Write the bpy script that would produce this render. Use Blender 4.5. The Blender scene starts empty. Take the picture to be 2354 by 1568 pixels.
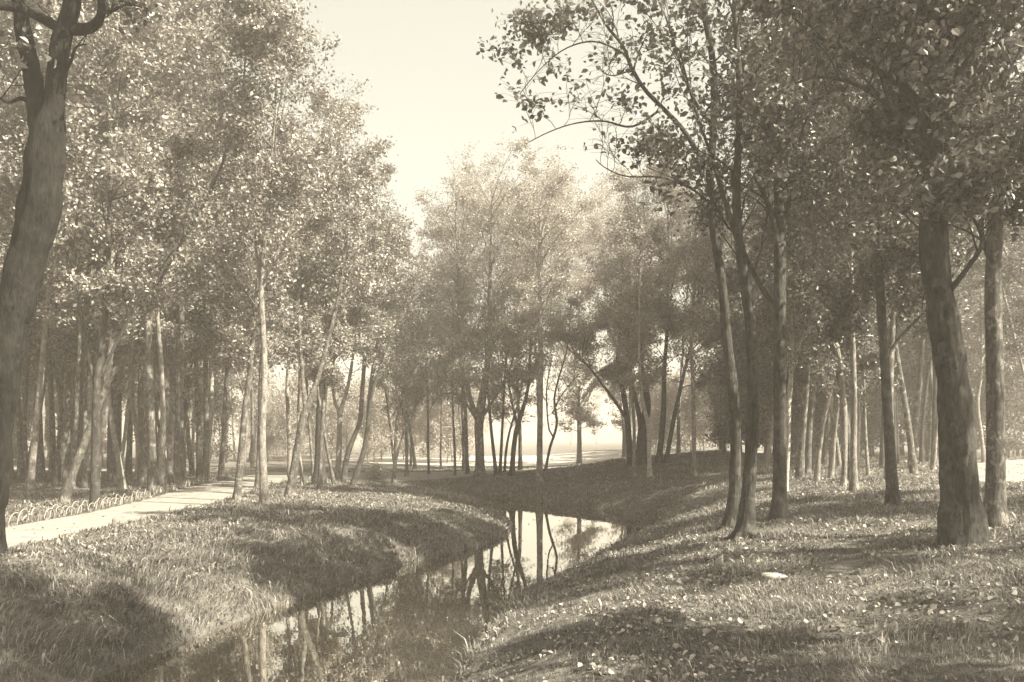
import bpy, math, random
import numpy as np
S = bpy.context.scene
R = math.radians

# ------------------------------------------------------------------ camera
FPX = 1961.7            # focal length in units of a 2354 px wide picture
CAMZ = 2.0
cam = bpy.data.cameras.new('camera'); cam.lens = 30.0; cam.sensor_width = 36.0
cam.shift_y = 226 / 2354.0; cam.clip_end = 2000; cam.clip_start = 0.05
co = bpy.data.objects.new('camera', cam); S.collection.objects.link(co)
co.location = (0, 0, CAMZ); co.rotation_euler = (R(90), 0, 0); S.camera = co

# ------------------------------------------------------------------ light
SUN_AZ, SUN_EL = 114.0, 45.0       # azimuth measured from +Y (view direction) to +X (right)
sd = (math.sin(R(SUN_AZ)) * math.cos(R(SUN_EL)), math.cos(R(SUN_AZ)) * math.cos(R(SUN_EL)), math.sin(R(SUN_EL)))
W = bpy.data.worlds.new("World"); S.world = W; W.use_nodes = True
nt = W.node_tree; nt.nodes.clear()
sky = nt.nodes.new('ShaderNodeTexSky'); sky.sky_type = 'NISHITA'; sky.sun_disc = False
sky.sun_elevation = R(SUN_EL); sky.sun_rotation = R(SUN_AZ); sky.dust_density = 3.0
bw = nt.nodes.new('ShaderNodeRGBToBW'); tint = nt.nodes.new('ShaderNodeMix'); tint.data_type = 'RGBA'; tint.blend_type = 'MULTIPLY'
tint.inputs[0].default_value = 1.0; tint.inputs[7].default_value = (1.0, 0.99, 0.85, 1)
bg = nt.nodes.new('ShaderNodeBackground'); bg.inputs[1].default_value = 0.15
out = nt.nodes.new('ShaderNodeOutputWorld')
nt.links.new(sky.outputs[0], bw.inputs[0]); pw = nt.nodes.new('ShaderNodeMath'); pw.operation = 'POWER'; pw.inputs[1].default_value = .55
nt.links.new(bw.outputs[0], pw.inputs[0]); nt.links.new(pw.outputs[0], tint.inputs[6])
nt.links.new(tint.outputs[2], bg.inputs[0]); nt.links.new(bg.outputs[0], out.inputs[0])
sl = bpy.data.lights.new('sun', 'SUN'); sl.energy = 5.0; sl.angle = R(0.6); sl.color = (1.0, 0.97, 0.77)
so = bpy.data.objects.new('sun', sl); S.collection.objects.link(so)
from mathutils import Vector
so.rotation_euler = Vector(sd).to_track_quat('Z', 'Y').to_euler(); so.location = (40, 0, 60)
S.view_settings.view_transform = 'Standard'; S.view_settings.look = 'None'
S.view_settings.gamma = 1.0; S.view_settings.exposure = 1.93
S.render.engine = 'CYCLES'
c = S.cycles
c.max_bounces = 6; c.diffuse_bounces = 3; c.glossy_bounces = 3; c.transmission_bounces = 3; c.volume_bounces = 1; c.transparent_max_bounces = 4
c.use_denoising = True; c.denoiser = 'OPENIMAGEDENOISE'; c.sample_clamp_indirect = 6.0; c.caustics_reflective = False; c.caustics_refractive = False
HAZE = 0.0034

rng = np.random.default_rng(7)

# ------------------------------------------------------------------ helpers
def link(o, parent=None):
    S.collection.objects.link(o)
    if parent is not None: o.parent = parent
    return o
def tag(o, label=None, cat=None, group=None, kind=None):
    if label: o['label'] = label
    if cat: o['category'] = cat
    if group: o['group'] = group
    if kind: o['kind'] = kind
    return o
def empty(name, loc=(0, 0, 0)):
    o = bpy.data.objects.new(name, None); o.location = loc; o.empty_display_size = .3
    return link(o)
def make_mesh(name, V, faces_idx, loop_tot, mat, smooth=False, attr=None):
    """V (n,3); faces_idx flat loop vertex indices; loop_tot per face counts"""
    me = bpy.data.meshes.new(name)
    V = np.asarray(V, dtype=np.float32); fi = np.asarray(faces_idx, dtype=np.int32); lt = np.asarray(loop_tot, dtype=np.int32)
    me.vertices.add(len(V)); me.vertices.foreach_set('co', V.ravel())
    me.loops.add(len(fi)); me.loops.foreach_set('vertex_index', fi)
    me.polygons.add(len(lt))
    ls = np.zeros(len(lt), dtype=np.int32); ls[1:] = np.cumsum(lt)[:-1]
    me.polygons.foreach_set('loop_start', ls); me.polygons.foreach_set('loop_total', lt)
    me.polygons.foreach_set('use_smooth', np.full(len(lt), smooth, dtype=bool))
    if attr is not None:
        for k, (dom, arr) in attr.items():
            a = me.attributes.new(k, 'FLOAT', dom); a.data.foreach_set('value', np.asarray(arr, dtype=np.float32))
    me.update(calc_edges=True)
    me.materials.append(mat)
    return me
def obj(name, me, parent=None, loc=None):
    o = bpy.data.objects.new(name, me)
    if loc is not None: o.location = loc
    return link(o, parent)
def norm(v, ax=-1):
    return v / np.maximum(np.linalg.norm(v, axis=ax, keepdims=True), 1e-9)
def sstep(a, b, x):
    t = np.clip((x - a) / (b - a), 0, 1); return t * t * (3 - 2 * t)

# ------------------------------------------------------------------ terrain
STREAM = np.array([(-9.5, -14), (-7.6, -6), (-6.4, 0), (-6.1, 5), (-5.7, 8), (-5.05, 11.3), (-4.25, 14.7), (-3.07, 19), (-1.47, 22.6), (-.35, 25.6), (0.05, 29.1),
    (-.25, 33.6), (-.95, 38.2), (-2.3, 41.2), (-4.2, 42.6), (-7, 43.2), (-7, 45.6), (-4.2, 45.2), (-1.96, 44.2), (1.68, 40.6), (3.0, 38.5), (4.5, 33.6), (5.35, 29.9),
    (4.9, 28.1), (3.3, 25.0), (1.85, 20.7), (.75, 17.8), (.02, 15.9), (-.34, 14), (-.575, 12.3), (-.75, 11), (-1.1, 8), (-1.9, 4), (-2.7, 0), (-3.8, -6), (-5.2, -14)], dtype=float)
def refine(P, closed=True, n=4):
    P = np.asarray(P, float); N = len(P); out = []
    rngi = range(N if closed else N - 1)
    for i in rngi:
        p0, p1, p2, p3 = (P[(i - 1) % N], P[i], P[(i + 1) % N], P[(i + 2) % N]) if closed else (P[max(i - 1, 0)], P[i], P[i + 1], P[min(i + 2, N - 1)])
        for k in range(n):
            t = k / n
            out.append(.5 * ((2 * p1) + (-p0 + p2) * t + (2 * p0 - 5 * p1 + 4 * p2 - p3) * t * t + (-p0 + 3 * p1 - 3 * p2 + p3) * t ** 3))
    if not closed: out.append(P[-1])
    return np.array(out)
SP = refine(STREAM, True, 3)
def seg_dist(x, y, P, closed):
    A = P; B = np.roll(P, -1, 0) if closed else P[1:]
    if not closed: A = P[:-1]
    best = np.full(x.shape, 1e9); inside = np.zeros(x.shape, bool); par = np.zeros(x.shape)
    for i, (a, b) in enumerate(zip(A, B)):
        dx, dy = b[0] - a[0], b[1] - a[1]; L = dx * dx + dy * dy + 1e-12
        t = np.clip(((x - a[0]) * dx + (y - a[1]) * dy) / L, 0, 1)
        d = (x - a[0] - t * dx) ** 2 + (y - a[1] - t * dy) ** 2
        m = d < best
        best = np.where(m, d, best); par = np.where(m, i + t, par)
        if closed:
            cr = ((a[1] > y) != (b[1] > y)) & (x < (b[0] - a[0]) * (y - a[1]) / (b[1] - a[1] + 1e-12) + a[0])
            inside ^= cr
    d = np.sqrt(best)
    return (np.where(inside, -d, d) if closed else d), par
PATHS = [
    (refine([(-9.6, 4), (-10.2, 10), (-10.2, 18), (-10.25, 23), (-11.0, 29), (-12.1, 36), (-12.8, 43), (-13.4, 50)], False, 4), [.9, 1.0, 1.12, 1.2, 1.35, 1.5, 1.6, 1.6]),
    (refine([(-60, 66), (-36, 60), (-22, 53), (-12, 50), (-5, 50), (1, 53), (8, 62), (16, 74), (30, 84), (60, 90)], False, 4), [1.8, 1.8, 1.8, 2.1, 2.2, 2.2, 2.4, 2.4, 2.4, 2.4]),
    (refine([(12.4, 21.6), (12.8, 22.3), (13.3, 23.2), (14.2, 25), (17.8, 31.5), (21.5, 38), (29, 46), (48, 60)], False, 4), [.2, .4, .55, .8, 1.1, 1.4, 1.5, 1.5]),
]
def path_mask(x, y):
    best = np.full(x.shape, 1e9)
    for P, hw in PATHS:
        d, par = seg_dist(x, y, P, False)
        w = np.interp(par / 4.0, np.arange(len(hw)), hw)
        best = np.minimum(best, d - w)
    return best            # <0 inside a path
def base_h(x, y):
    r = .85 * sstep(.5, 13, x) * (1 - .25 * sstep(50, 75, y))
    hump = .45 * np.exp(-(((x - 9) / 9) ** 2 + ((y - 50) / 6) ** 2))
    dip = -.35 * np.exp(-(((x - 5) / 16) ** 2 + ((y - 80) / 16) ** 2))
    return r + hump + dip + .05 * np.sin(x * .31 + 1.3) * np.sin(y * .23 + .4)
def height(x, y, micro=True):
    x = np.asarray(x, float); y = np.asarray(y, float)
    b = base_h(x, y)
    s, _ = seg_dist(x, y, SP, True)
    so_ = np.maximum(s, 0)
    k = 1.6 + .6 * sstep(24, 36, y) + .3 * sstep(0, 3, x)
    prof = 1 - np.exp(-(so_ / k) ** 1.15)
    edge = .14 * sstep(0, .22, so_)
    h = np.where(s > 0, -1.06 + edge + (b + 1.06 - .14) * prof, -1.06 - .5 * sstep(0, 1.2, -s))
    if micro:
        pm = path_mask(x, y)
        q = sstep(.0, .5, pm) * sstep(-.1, .8, s)
        m = .022 * np.sin(x * 3.1 + 2 * np.sin(y * 1.7)) * np.sin(y * 2.7 + 1.5 * np.sin(x * 1.3)) + .018 * np.sin(x * 7.3 + y * 2.1) * np.sin(y * 6.1 - x * 3.3) + .03 * np.sin(x * 1.1 - y * .6)
        h = h + m * q
        h = h - .05 * (1 - sstep(-.25, -.02, pm))
    return h
def at(vx, vy):
    """ground point seen at a place in the photograph (2354 px wide)"""
    d = np.concatenate([np.arange(4, 60, .04), np.arange(60, 300, .3)])
    x = (vx - 1177) / FPX * d; z = CAMZ - (vy - 1010) / FPX * d
    h = height(x, d)
    i = int(np.argmax(z < h)) if np.any(z < h) else len(d) - 1
    return float(x[i]), float(d[i]), float(h[i])
def hz(x, y): return float(height(np.array([x]), np.array([y]))[0])

# ------------------------------------------------------------------ materials
def mat(name):
    m = bpy.data.materials.new(name); m.use_nodes = True
    t = m.node_tree; b = t.nodes['Principled BSDF']
    return m, t, b
def ramp(t, fac, stops):
    r = t.nodes.new('ShaderNodeValToRGB'); e = r.color_ramp.elements
    while len(e) > 1: e.remove(e[-1])
    e[0].position = stops[0][0]; e[0].color = (*stops[0][1], 1)
    for p, cc in stops[1:]:
        k = e.new(p); k.color = (*cc, 1)
    t.links.new(fac, r.inputs[0]); return r.outputs[0]
def noise(t, scale, detail=4, rough=.6, vec=None, dist=0):
    n = t.nodes.new('ShaderNodeTexNoise'); n.inputs['Scale'].default_value = scale; n.inputs['Detail'].default_value = detail
    n.inputs['Roughness'].default_value = rough; n.inputs['Distortion'].default_value = dist
    if vec is not None: t.links.new(vec, n.inputs['Vector'])
    return n.outputs['Fac']
def coords(t, scale=(1, 1, 1)):
    tc = t.nodes.new('ShaderNodeTexCoord'); mp = t.nodes.new('ShaderNodeMapping'); mp.inputs['Scale'].default_value = scale
    t.links.new(tc.outputs['Object'], mp.inputs[0]); return mp.outputs[0]
def bump(t, b, fac, strength, dist=.02):
    n = t.nodes.new('ShaderNodeBump'); n.inputs['Strength'].default_value = strength; n.inputs['Distance'].default_value = dist
    t.links.new(fac, n.inputs['Height']); t.links.new(n.outputs[0], b.inputs['Normal'])
def sep(v, k=1.0): return (v, v * .90, v * .83)      # toned print: every tint is a warm grey

def leaf_material(name, lo, hi, transl=.35, rough=.42):
    m, t, b = mat(name)
    a = t.nodes.new('ShaderNodeAttribute'); a.attribute_name = 'tone'
    col = ramp(t, a.outputs['Fac'], [(0, sep(lo)), (.7, sep((lo + hi) / 2)), (1, sep(hi))])
    t.links.new(col, b.inputs['Base Color']); b.inputs['Roughness'].default_value = rough; b.inputs['Specular IOR Level'].default_value = .5
    tr = t.nodes.new('ShaderNodeBsdfTranslucent'); t.links.new(col, tr.inputs[0])
    mx = t.nodes.new('ShaderNodeMixShader'); mx.inputs[0].default_value = transl
    o = t.nodes['Material Output']
    t.links.new(b.outputs[0], mx.inputs[1]); t.links.new(tr.outputs[0], mx.inputs[2]); t.links.new(mx.outputs[0], o.inputs[0])
    return m
M_leaf = leaf_material('foliage', .12, .62, .28)
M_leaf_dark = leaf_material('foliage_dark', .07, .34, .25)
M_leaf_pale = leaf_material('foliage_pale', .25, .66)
M_grass = leaf_material('grass_blades', .10, .44, .3, .5)
M_litter = leaf_material('dry_leaves', .10, .60, .15, .6)

def bark(name, lo, hi, mott=.0, bands=False):
    m, t, b = mat(name)
    f = noise(t, 11, 8, .75, coords(t, (2.0, 2.0, .42)), .5)
    g = noise(t, 5.5, 4, .6, coords(t, (1, 1, .7)))
    mixn = t.nodes.new('ShaderNodeMath'); mixn.operation = 'MULTIPLY_ADD'; mixn.inputs[1].default_value = .6
    t.links.new(f, mixn.inputs[0])
    sc = t.nodes.new('ShaderNodeMath'); sc.operation = 'MULTIPLY'; sc.inputs[1].default_value = .4; t.links.new(g, sc.inputs[0]); t.links.new(sc.outputs[0], mixn.inputs[2])
    col = ramp(t, mixn.outputs[0], [(.40, sep(lo * .7)), (.50, sep(lo + (hi - lo) * .4)), (.62, sep(hi))])
    if mott > 0:
        v = noise(t, 6.5, 5, .65, coords(t, (1, 1, .7)), .4)
        ms = ramp(t, v, [(.54, (0, 0, 0)), (.60, (mott,) * 3)])
        mx = t.nodes.new('ShaderNodeMix'); mx.data_type = 'RGBA'; mx.inputs[7].default_value = (*sep(min(.55, hi * 2.2)), 1)
        t.links.new(ms, mx.inputs[0]); t.links.new(col, mx.inputs[6]); col = mx.outputs[2]
    if bands:
        v = noise(t, 6, 3, .6, coords(t, (1.2, 1.2, 7)))
        ms = ramp(t, v, [(.56, (0, 0, 0)), (.62, (.85,) * 3)])
        mx = t.nodes.new('ShaderNodeMix'); mx.data_type = 'RGBA'; mx.inputs[7].default_value = (*sep(.07), 1)
        t.links.new(ms, mx.inputs[0]); t.links.new(col, mx.inputs[6]); col = mx.outputs[2]
    t.links.new(col, b.inputs['Base Color']); b.inputs['Roughness'].default_value = .85; b.inputs['Specular IOR Level'].default_value = .2
    bump(t, b, mixn.outputs[0], 1.0, .09)
    return m
M_bark = bark('bark', .05, .20, .5)
M_bark_shaded = bark('bark_shaded', .012, .045, .05)  # shade on the near left trunk is darkened into this bark colour
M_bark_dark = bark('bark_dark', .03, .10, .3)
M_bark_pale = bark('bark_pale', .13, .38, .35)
M_birch = bark('birch_bark', .4, .62, 0, True)

def ground_material():
    m, t, b = mat('lawn_soil')
    f = noise(t, 1.6, 6, .7, coords(t)); g = noise(t, 38, 4, .7, coords(t))
    a = t.nodes.new('ShaderNodeMath'); a.operation = 'MULTIPLY_ADD'; a.inputs[1].default_value = .5
    t.links.new(f, a.inputs[0]); s = t.nodes.new('ShaderNodeMath'); s.operation = 'MULTIPLY'; s.inputs[1].default_value = .5
    t.links.new(g, s.inputs[0]); t.links.new(s.outputs[0], a.inputs[2])
    col = ramp(t, a.outputs[0], [(.35, sep(.07)), (.5, sep(.14)), (.66, sep(.32))])
    t.links.new(col, b.inputs['Base Color']); b.inputs['Roughness'].default_value = .95; b.inputs['Specular IOR Level'].default_value = .15
    bump(t, b, a.outputs[0], 1.0, .08); return m
M_ground = ground_material()
def gravel_material():
    m, t, b = mat('pale_gravel')
    f = noise(t, 2.2, 5, .6, coords(t)); g = noise(t, 60, 3, .7, coords(t))
    a = t.nodes.new('ShaderNodeMath'); a.operation = 'MULTIPLY_ADD'; a.inputs[1].default_value = .5
    t.links.new(f, a.inputs[0]); s = t.nodes.new('ShaderNodeMath'); s.operation = 'MULTIPLY'; s.inputs[1].default_value = .5
    t.links.new(g, s.inputs[0]); t.links.new(s.outputs[0], a.inputs[2])
    col = ramp(t, a.outputs[0], [(.36, sep(.12)), (.46, sep(.22)), (.62, sep(.32))])
    t.links.new(col, b.inputs['Base Color']); b.inputs['Roughness'].default_value = .9
    bump(t, b, a.outputs[0], .5, .03); return m
M_path = gravel_material()
def water_material():
    m, t, b = mat('still_water')
    b.inputs['Base Color'].default_value = (.022, .019, .014, 1); b.inputs['Roughness'].default_value = .015
    b.inputs['IOR'].default_value = 1.6
    f = noise(t, 3.5, 2, .5, coords(t, (1, .6, 1)))
    bump(t, b, f, .05, .02)
    gl = t.nodes.new('ShaderNodeBsdfGlossy'); gl.inputs['Color'].default_value = (.92, .90, .84, 1); gl.inputs['Roughness'].default_value = .01
    t.links.new(b.inputs['Normal'].links[0].from_socket, gl.inputs['Normal'])
    mx = t.nodes.new('ShaderNodeMixShader'); mx.inputs[0].default_value = .74
    t.links.new(b.outputs[0], mx.inputs[1]); t.links.new(gl.outputs[0], mx.inputs[2]); t.links.new(mx.outputs[0], t.nodes['Material Output'].inputs[0]); return m
M_water = water_material()
m_, t_, b_ = mat('weathered_willow'); b_.inputs['Base Color'].default_value = (*sep(.30), 1); b_.inputs['Roughness'].default_value = .7; M_hoop = m_
m_, t_, b_ = mat('painted_sunfleck'); b_.inputs['Roughness'].default_value = .8  # pale colour stands in for sunlight falling on the grass
cc = ramp(t_, noise(t_, 9, 5, .6, coords(t_)), [(.35, sep(.42)), (.6, sep(.72))]); t_.links.new(cc, b_.inputs['Base Color']); bump(t_, b_, noise(t_, 20, 4, .6, coords(t_)), .6, .02); M_sunfleck = m_

# ------------------------------------------------------------------ ground, water, paths
def axis(lo, hi, c0, c1, step, g=1.12):
    mid = list(np.arange(c0, c1, step)); a = []; s = step; x = c0
    while x > lo: s *= g; x -= s; a.append(x)
    b_ = []; s = step; x = mid[-1]
    while x < hi: s *= g; x += s; b_.append(x)
    return np.array(a[::-1] + mid + b_)
gx = axis(-480, 480, -15, 17, .17, 1.09); gy = axis(-60, 620, 3, 54, .2, 1.08)
X, Y = np.meshgrid(gx, gy); Z = height(X, Y)
nx, ny = len(gx), len(gy)
idx = np.arange(nx * ny).reshape(ny, nx)
F = np.stack([idx[:-1, :-1], idx[:-1, 1:], idx[1:, 1:], idx[1:, :-1]], -1).reshape(-1, 4)
g = obj('ground', make_mesh('ground', np.stack([X, Y, Z], -1).reshape(-1, 3), F.ravel(), np.full(len(F), 4), M_ground, True)); tag(g, kind='structure')
# water sheet: follows the stream a little way under its banks
cen = np.array([(-7.35, -14), (-3.6, 5), (-2.6, 12), (-1.2, 18), (1.0, 23), (2.2, 29), (1.6, 35), (-.5, 41), (-4, 44), (-7.2, 44.4)])
wx = np.arange(-11, 8, .5); wy = np.arange(-15, 48, .5); WX, WY = np.meshgrid(wx, wy)
s_, _ = seg_dist(WX + .25, WY + .25, SP, True); keep = (s_ < .75)
V = []; FI = []; vid = {}
for j in range(len(wy) - 1):
    for i in range(len(wx) - 1):
        if keep[j, i]:
            q = []
            for (a, b) in ((i, j), (i + 1, j), (i + 1, j + 1), (i, j + 1)):
                if (a, b) not in vid: vid[(a, b)] = len(V); V.append((wx[a], wy[b], -1.0))
                q.append(vid[(a, b)])
            FI += q
w = obj('water', make_mesh('water', V, FI, np.full(len(FI) // 4, 4), M_water, True)); tag(w, kind='structure')
for k, (P, hw) in enumerate(PATHS):
    n = len(P); T = norm(np.gradient(P, axis=0)); N = np.stack([T[:, 1], -T[:, 0]], 1)
    ww = np.interp(np.arange(n) / 4.0, np.arange(len(hw)), hw)
    us = np.linspace(-1, 1, 9); pts = []
    for j, u in enumerate(us):
        e = 1.0 + (.06 * np.sin(np.arange(n) * 1.7 + u * 3) if abs(u) > .9 else 0)
        q = P + N * (ww * u * e)[:, None]; z = height(q[:, 0], q[:, 1], False) + .006 + .005 * k - .012 * abs(u) ** 6
        pts.append(np.stack([q[:, 0], q[:, 1], z], 1))
    G = np.stack(pts, 1); idx = np.arange(n * 9).reshape(n, 9)
    F = np.stack([idx[:-1, :-1], idx[1:, :-1], idx[1:, 1:], idx[:-1, 1:]], -1).reshape(-1, 4)
    tag(obj('path', make_mesh('path', G.reshape(-1, 3), F.ravel(), np.full(len(F), 4), M_path, True)), kind='structure')
# pale trodden clearing beyond the stream
th = np.linspace(0, 2 * np.pi, 40, endpoint=False); rr = np.linspace(.02, 1, 8)
cx = []; 
for r_ in rr:
    xx = 6 + r_ * (24 + 2.5 * np.sin(3 * th)) * np.cos(th); yy = 84 + r_ * (19 + 1.5 * np.sin(4 * th)) * np.sin(th)
    cx.append(np.stack([xx, yy, height(xx, yy, False) + .035], 1))
G = np.stack(cx, 0); idx = np.arange(8 * 40).reshape(8, 40); nxt = np.roll(idx, -1, 1)
F = np.stack([idx[:-1], idx[1:], nxt[1:], nxt[:-1]], -1).reshape(-1, 4)
m_, t_, b_ = mat('mown_meadow'); b_.inputs['Roughness'].default_value = .95
cc = ramp(t_, noise(t_, .8, 6, .65, coords(t_)), [(.35, sep(.30)), (.62, sep(.5))]); t_.links.new(cc, b_.inputs['Base Color'])
tag(obj('meadow_ground', make_mesh('meadow_ground', G.reshape(-1, 3), F.ravel(), np.full(len(F), 4), m_, True)), kind='structure')

# ------------------------------------------------------------------ leaves & tubes
def leaf_arrays(P, L, up=.6, fine=False, r=rng, droop=0.0, asp=.62):
    n = len(P)
    nrm = norm(r.normal(0, 1, (n, 3)) * .75 + np.array([0, 0, up]))
    d = r.normal(0, 1, (n, 3)); d[:, 2] -= droop; d = norm(d - nrm * (d * nrm).sum(1, keepdims=True))
    s = np.cross(nrm, d); L = (L * r.uniform(.5, 1.4, n))[:, None]; Wd = L * asp * .5
    fold = nrm * Wd * .35
    if fine:
        v = np.stack([P - d * L * .5, P - d * L * .22 + s * Wd * .8 + fold, P + d * L * .12 + s * Wd + fold, P + d * L * .5 - nrm * L * .08,
                      P + d * L * .12 - s * Wd + fold, P - d * L * .22 - s * Wd * .8 + fold], 1)
        base = (np.arange(n) * 6)[:, None]
        f = np.concatenate([base + np.array([0, 1, 2, 3]), base + np.array([0, 3, 4, 5])], 1).reshape(-1, 4)
        return v.reshape(-1, 3), f.ravel(), np.full(2 * n, 4)
    v = np.stack([P - d * L * .5, P + s * Wd + fold, P + d * L * .5, P - s * Wd + fold], 1)
    base = (np.arange(n) * 4)[:, None]
    f = np.concatenate([base + np.array([0, 1, 2]), base + np.array([0, 2, 3])], 1).reshape(-1, 3)
    return v.reshape(-1, 3), f.ravel(), np.full(2 * n, 3)
def leaf_mesh(name, P, L, m, fine=False, up=.6, r=rng, droop=0., asp=.62):
    v, f, lt = leaf_arrays(P, L, up, fine, r, droop, asp)
    return make_mesh(name, v, f, lt, m, False, {'tone': ('FACE', np.repeat(r.random(len(P)) ** 1.3, 2))})

def tube_arrays(polys):
    Vs = []; Fs = []; off = 0
    for P, Rr, k, rough in polys:
        P = np.asarray(P, float); Rr = np.asarray(Rr, float); n = len(P)
        T = norm(np.gradient(P, axis=0)); mt = T.mean(0)
        ref = np.array([1., 0, 0]) if abs(mt[2]) > .6 else np.array([0, 0, 1.])
        U = norm(np.cross(T, ref)); Wv = np.cross(T, U)
        a = np.linspace(0, 2 * np.pi, k, endpoint=False)
        rad = Rr[:, None] * np.ones((1, k))
        if rough > 0:
            z = np.arange(n)[:, None] * .9
            rad = rad * (1 + (.035 * np.sin(13 * a[None] + 1.5 * np.sin(z * .8)) + .03 * np.sin(19 * a[None] - 2 * np.sin(z * .5 + 1)) if k > 20 else 0)) * (1 + rough * (.5 * np.sin(3 * a[None] + z * .35) + .35 * np.sin(5 * a[None] - z * .5 + 1) + .3 * np.sin(2 * a[None] + z * 1.1)))
        ring = P[:, None] + rad[..., None] * (np.cos(a)[None, :, None] * U[:, None] + np.sin(a)[None, :, None] * Wv[:, None])
        Vs.append(ring.reshape(-1, 3)); i = np.arange(n * k).reshape(n, k) + off; j = np.roll(i, -1, 1)
        Fs.append(np.stack([i[:-1], j[:-1], j[1:], i[1:]], -1).reshape(-1, 4)); off += n * k
    return np.concatenate(Vs), np.concatenate(Fs)
def tube_mesh(name, polys, m):
    v, f = tube_arrays(polys)
    return make_mesh(name, v, f.ravel(), np.full(len(f), 4), m, True)

def resample(P, n):
    P = np.asarray(P, float); d = np.r_[0, np.cumsum(np.linalg.norm(np.diff(P[:, :3], axis=0), axis=1))]
    t = np.linspace(0, d[-1], n); return np.stack([np.interp(t, d, P[:, i]) for i in range(P.shape[1])], 1)
def grow(r, p, d, L, n, wob, up):
    P = [p]; d = d / np.linalg.norm(d); st = L / n
    for _ in range(n):
        d = d + r.normal(0, wob, 3) + np.array([0, 0, up]); d = d / np.linalg.norm(d); P.append(P[-1] + d * st)
    return np.array(P)

def branch_out(r, stems, t0, spread, nb, nsub=5, ntw=3, up=.08, elev=(25, 60), side=None, detail=True, top=.35, minr=.006):
    """stems: list of (P, R); returns limb tubes and leaf anchor points"""
    polys = []; anchors = []
    for (P, Rr), n_b, t00 in zip(stems, nb, t0):
        n = len(P); az = r.uniform(0, 6.28)
        for b in range(n_b):
            t = t00 + (1 - t00) * ((b + r.random() * .8) / n_b) ** .9
            i = min(t * (n - 1), n - 1.001); k = int(i); fr = i - k
            p = P[k] * (1 - fr) + P[k + 1] * fr; rs = Rr[k] * (1 - fr) + Rr[k + 1] * fr
            u = (t - t00) / (1 - t00)
            L = spread * (top + (1 - top) * math.sin(math.pi * min(1, .22 + .78 * (1 - u)) ** 1.0) if u < .99 else top) * r.uniform(.7, 1.2)
            az += 2.4 + r.normal(0, .5); el = R(r.uniform(*elev)) + u * .5
            a_ = az
            if side is not None and r.random() < side[1]: a_ = side[0] + r.normal(0, .7)
            d = np.array([math.cos(a_) * math.cos(el), math.sin(a_) * math.cos(el), math.sin(el)])
            B = grow(r, p, d, L, 7, .13, up * .6)
            br = min(rs * .55, .012 + L * .013); BR = np.linspace(br, max(minr, br * .2), len(B))
            polys.append((B, BR, 5 if detail else 4, 0))
            for s in range(nsub):
                ts = .25 + .75 * (s + r.random()) / nsub; q = ts * 6.99; k2 = min(int(q), 6); pp = B[k2] + (B[k2 + 1] - B[k2]) * (q - k2)
                dd = norm((B[k2 + 1] - B[k2])) + r.normal(0, .62, 3); dd[2] += .1
                L2 = L * (.52 - .25 * ts) * r.uniform(.7, 1.3) + .25
                C_ = grow(r, pp, dd, L2, 4, .18, .02); cr = max(minr, br * .35)
                if detail: polys.append((C_, np.linspace(cr, minr * .6, 5), 3, 0))
                anchors.append(C_[1:])
                for w_ in range(ntw):
                    k3 = 1 + int(r.random() * 4); k3 = min(k3, 4)
                    dt = r.normal(0, 1, 3); dt[2] = abs(dt[2]) * .3 - .15
                    L3 = r.uniform(.25, .6) * (1 + L2 * .2)
                    E = C_[k3] + norm(dt) * L3
                    if detail and w_ < 2: polys.append((np.array([C_[k3], (C_[k3] + E) / 2 + np.array([0, 0, .02]), E]), np.array([minr * .7, minr * .55, minr * .4]), 3, 0))
                    anchors.append(np.array([C_[k3] * .5 + E * .5, E]))
    return polys, np.concatenate(anchors)

def scatter_leaves(r, A, n, sig):
    ph = r.uniform(0, 6.28, 6); k = r.uniform(1.3, 2.6, 6)
    w = np.sin(A[:, 0] * k[0] + ph[0] + 1.2 * np.sin(A[:, 2] * k[3])) + np.sin(A[:, 1] * k[1] + ph[1] + 1.2 * np.sin(A[:, 0] * k[4])) + np.sin(A[:, 2] * k[2] + ph[2] + np.sin(A[:, 1] * k[5]))
    w = np.exp(.75 * w) * r.gamma(1.2, 1.0, len(A)); w /= w.sum()      # boughs of dense leaf with thin gaps between
    i = r.choice(len(A), n, p=w); sig = sig * .85
    return A[i] + r.normal(0, sig, (n, 3)) * np.array([1, 1, .75])

# ------------------------------------------------------------------ tree copies (prototypes at the origin)
def proto(seed, H, r0, cb, spread, nb, nleaf, L, nstem=1, lean=.02, detail=True, bm=None, lm=None, sig=.2):
    r = np.random.default_rng(seed); stems = []
    P = grow(r, np.zeros(3), np.array([r.normal(0, lean), r.normal(0, lean), 1.]), H, 16, .035, .05)
    P[0, 2] = -.25
    Rr = r0 * (1 - .86 * np.linspace(0, 1, 17) ** .9); Rr[0] *= 1.45; Rr[1] *= 1.02
    stems.append((P, Rr))
    for k in range(nstem - 1):
        i0 = int(r.integers(4, 8)); a = r.uniform(0, 6.28)
        Q = grow(r, P[i0], np.array([math.cos(a) * .45, math.sin(a) * .45, 1.]), H * .62, 10, .06, .06)
        stems.append((Q, Rr[i0] * .62 * (1 - .85 * np.linspace(0, 1, 11))))
    polys, A = branch_out(r, stems, [cb] + [.15] * (nstem - 1), spread, [nb] + [max(4, nb // 3)] * (nstem - 1), detail=detail, minr=.006 if detail else .012)
    mains = [(p, q, 10 if detail else 6, .06) for p, q in stems]
    tm = tube_mesh('trunk', mains + polys, bm or M_bark)
    cm = leaf_mesh('crown', scatter_leaves(r, A, nleaf, sig), L, lm or M_leaf, False, r=r)
    return tm, cm
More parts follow.
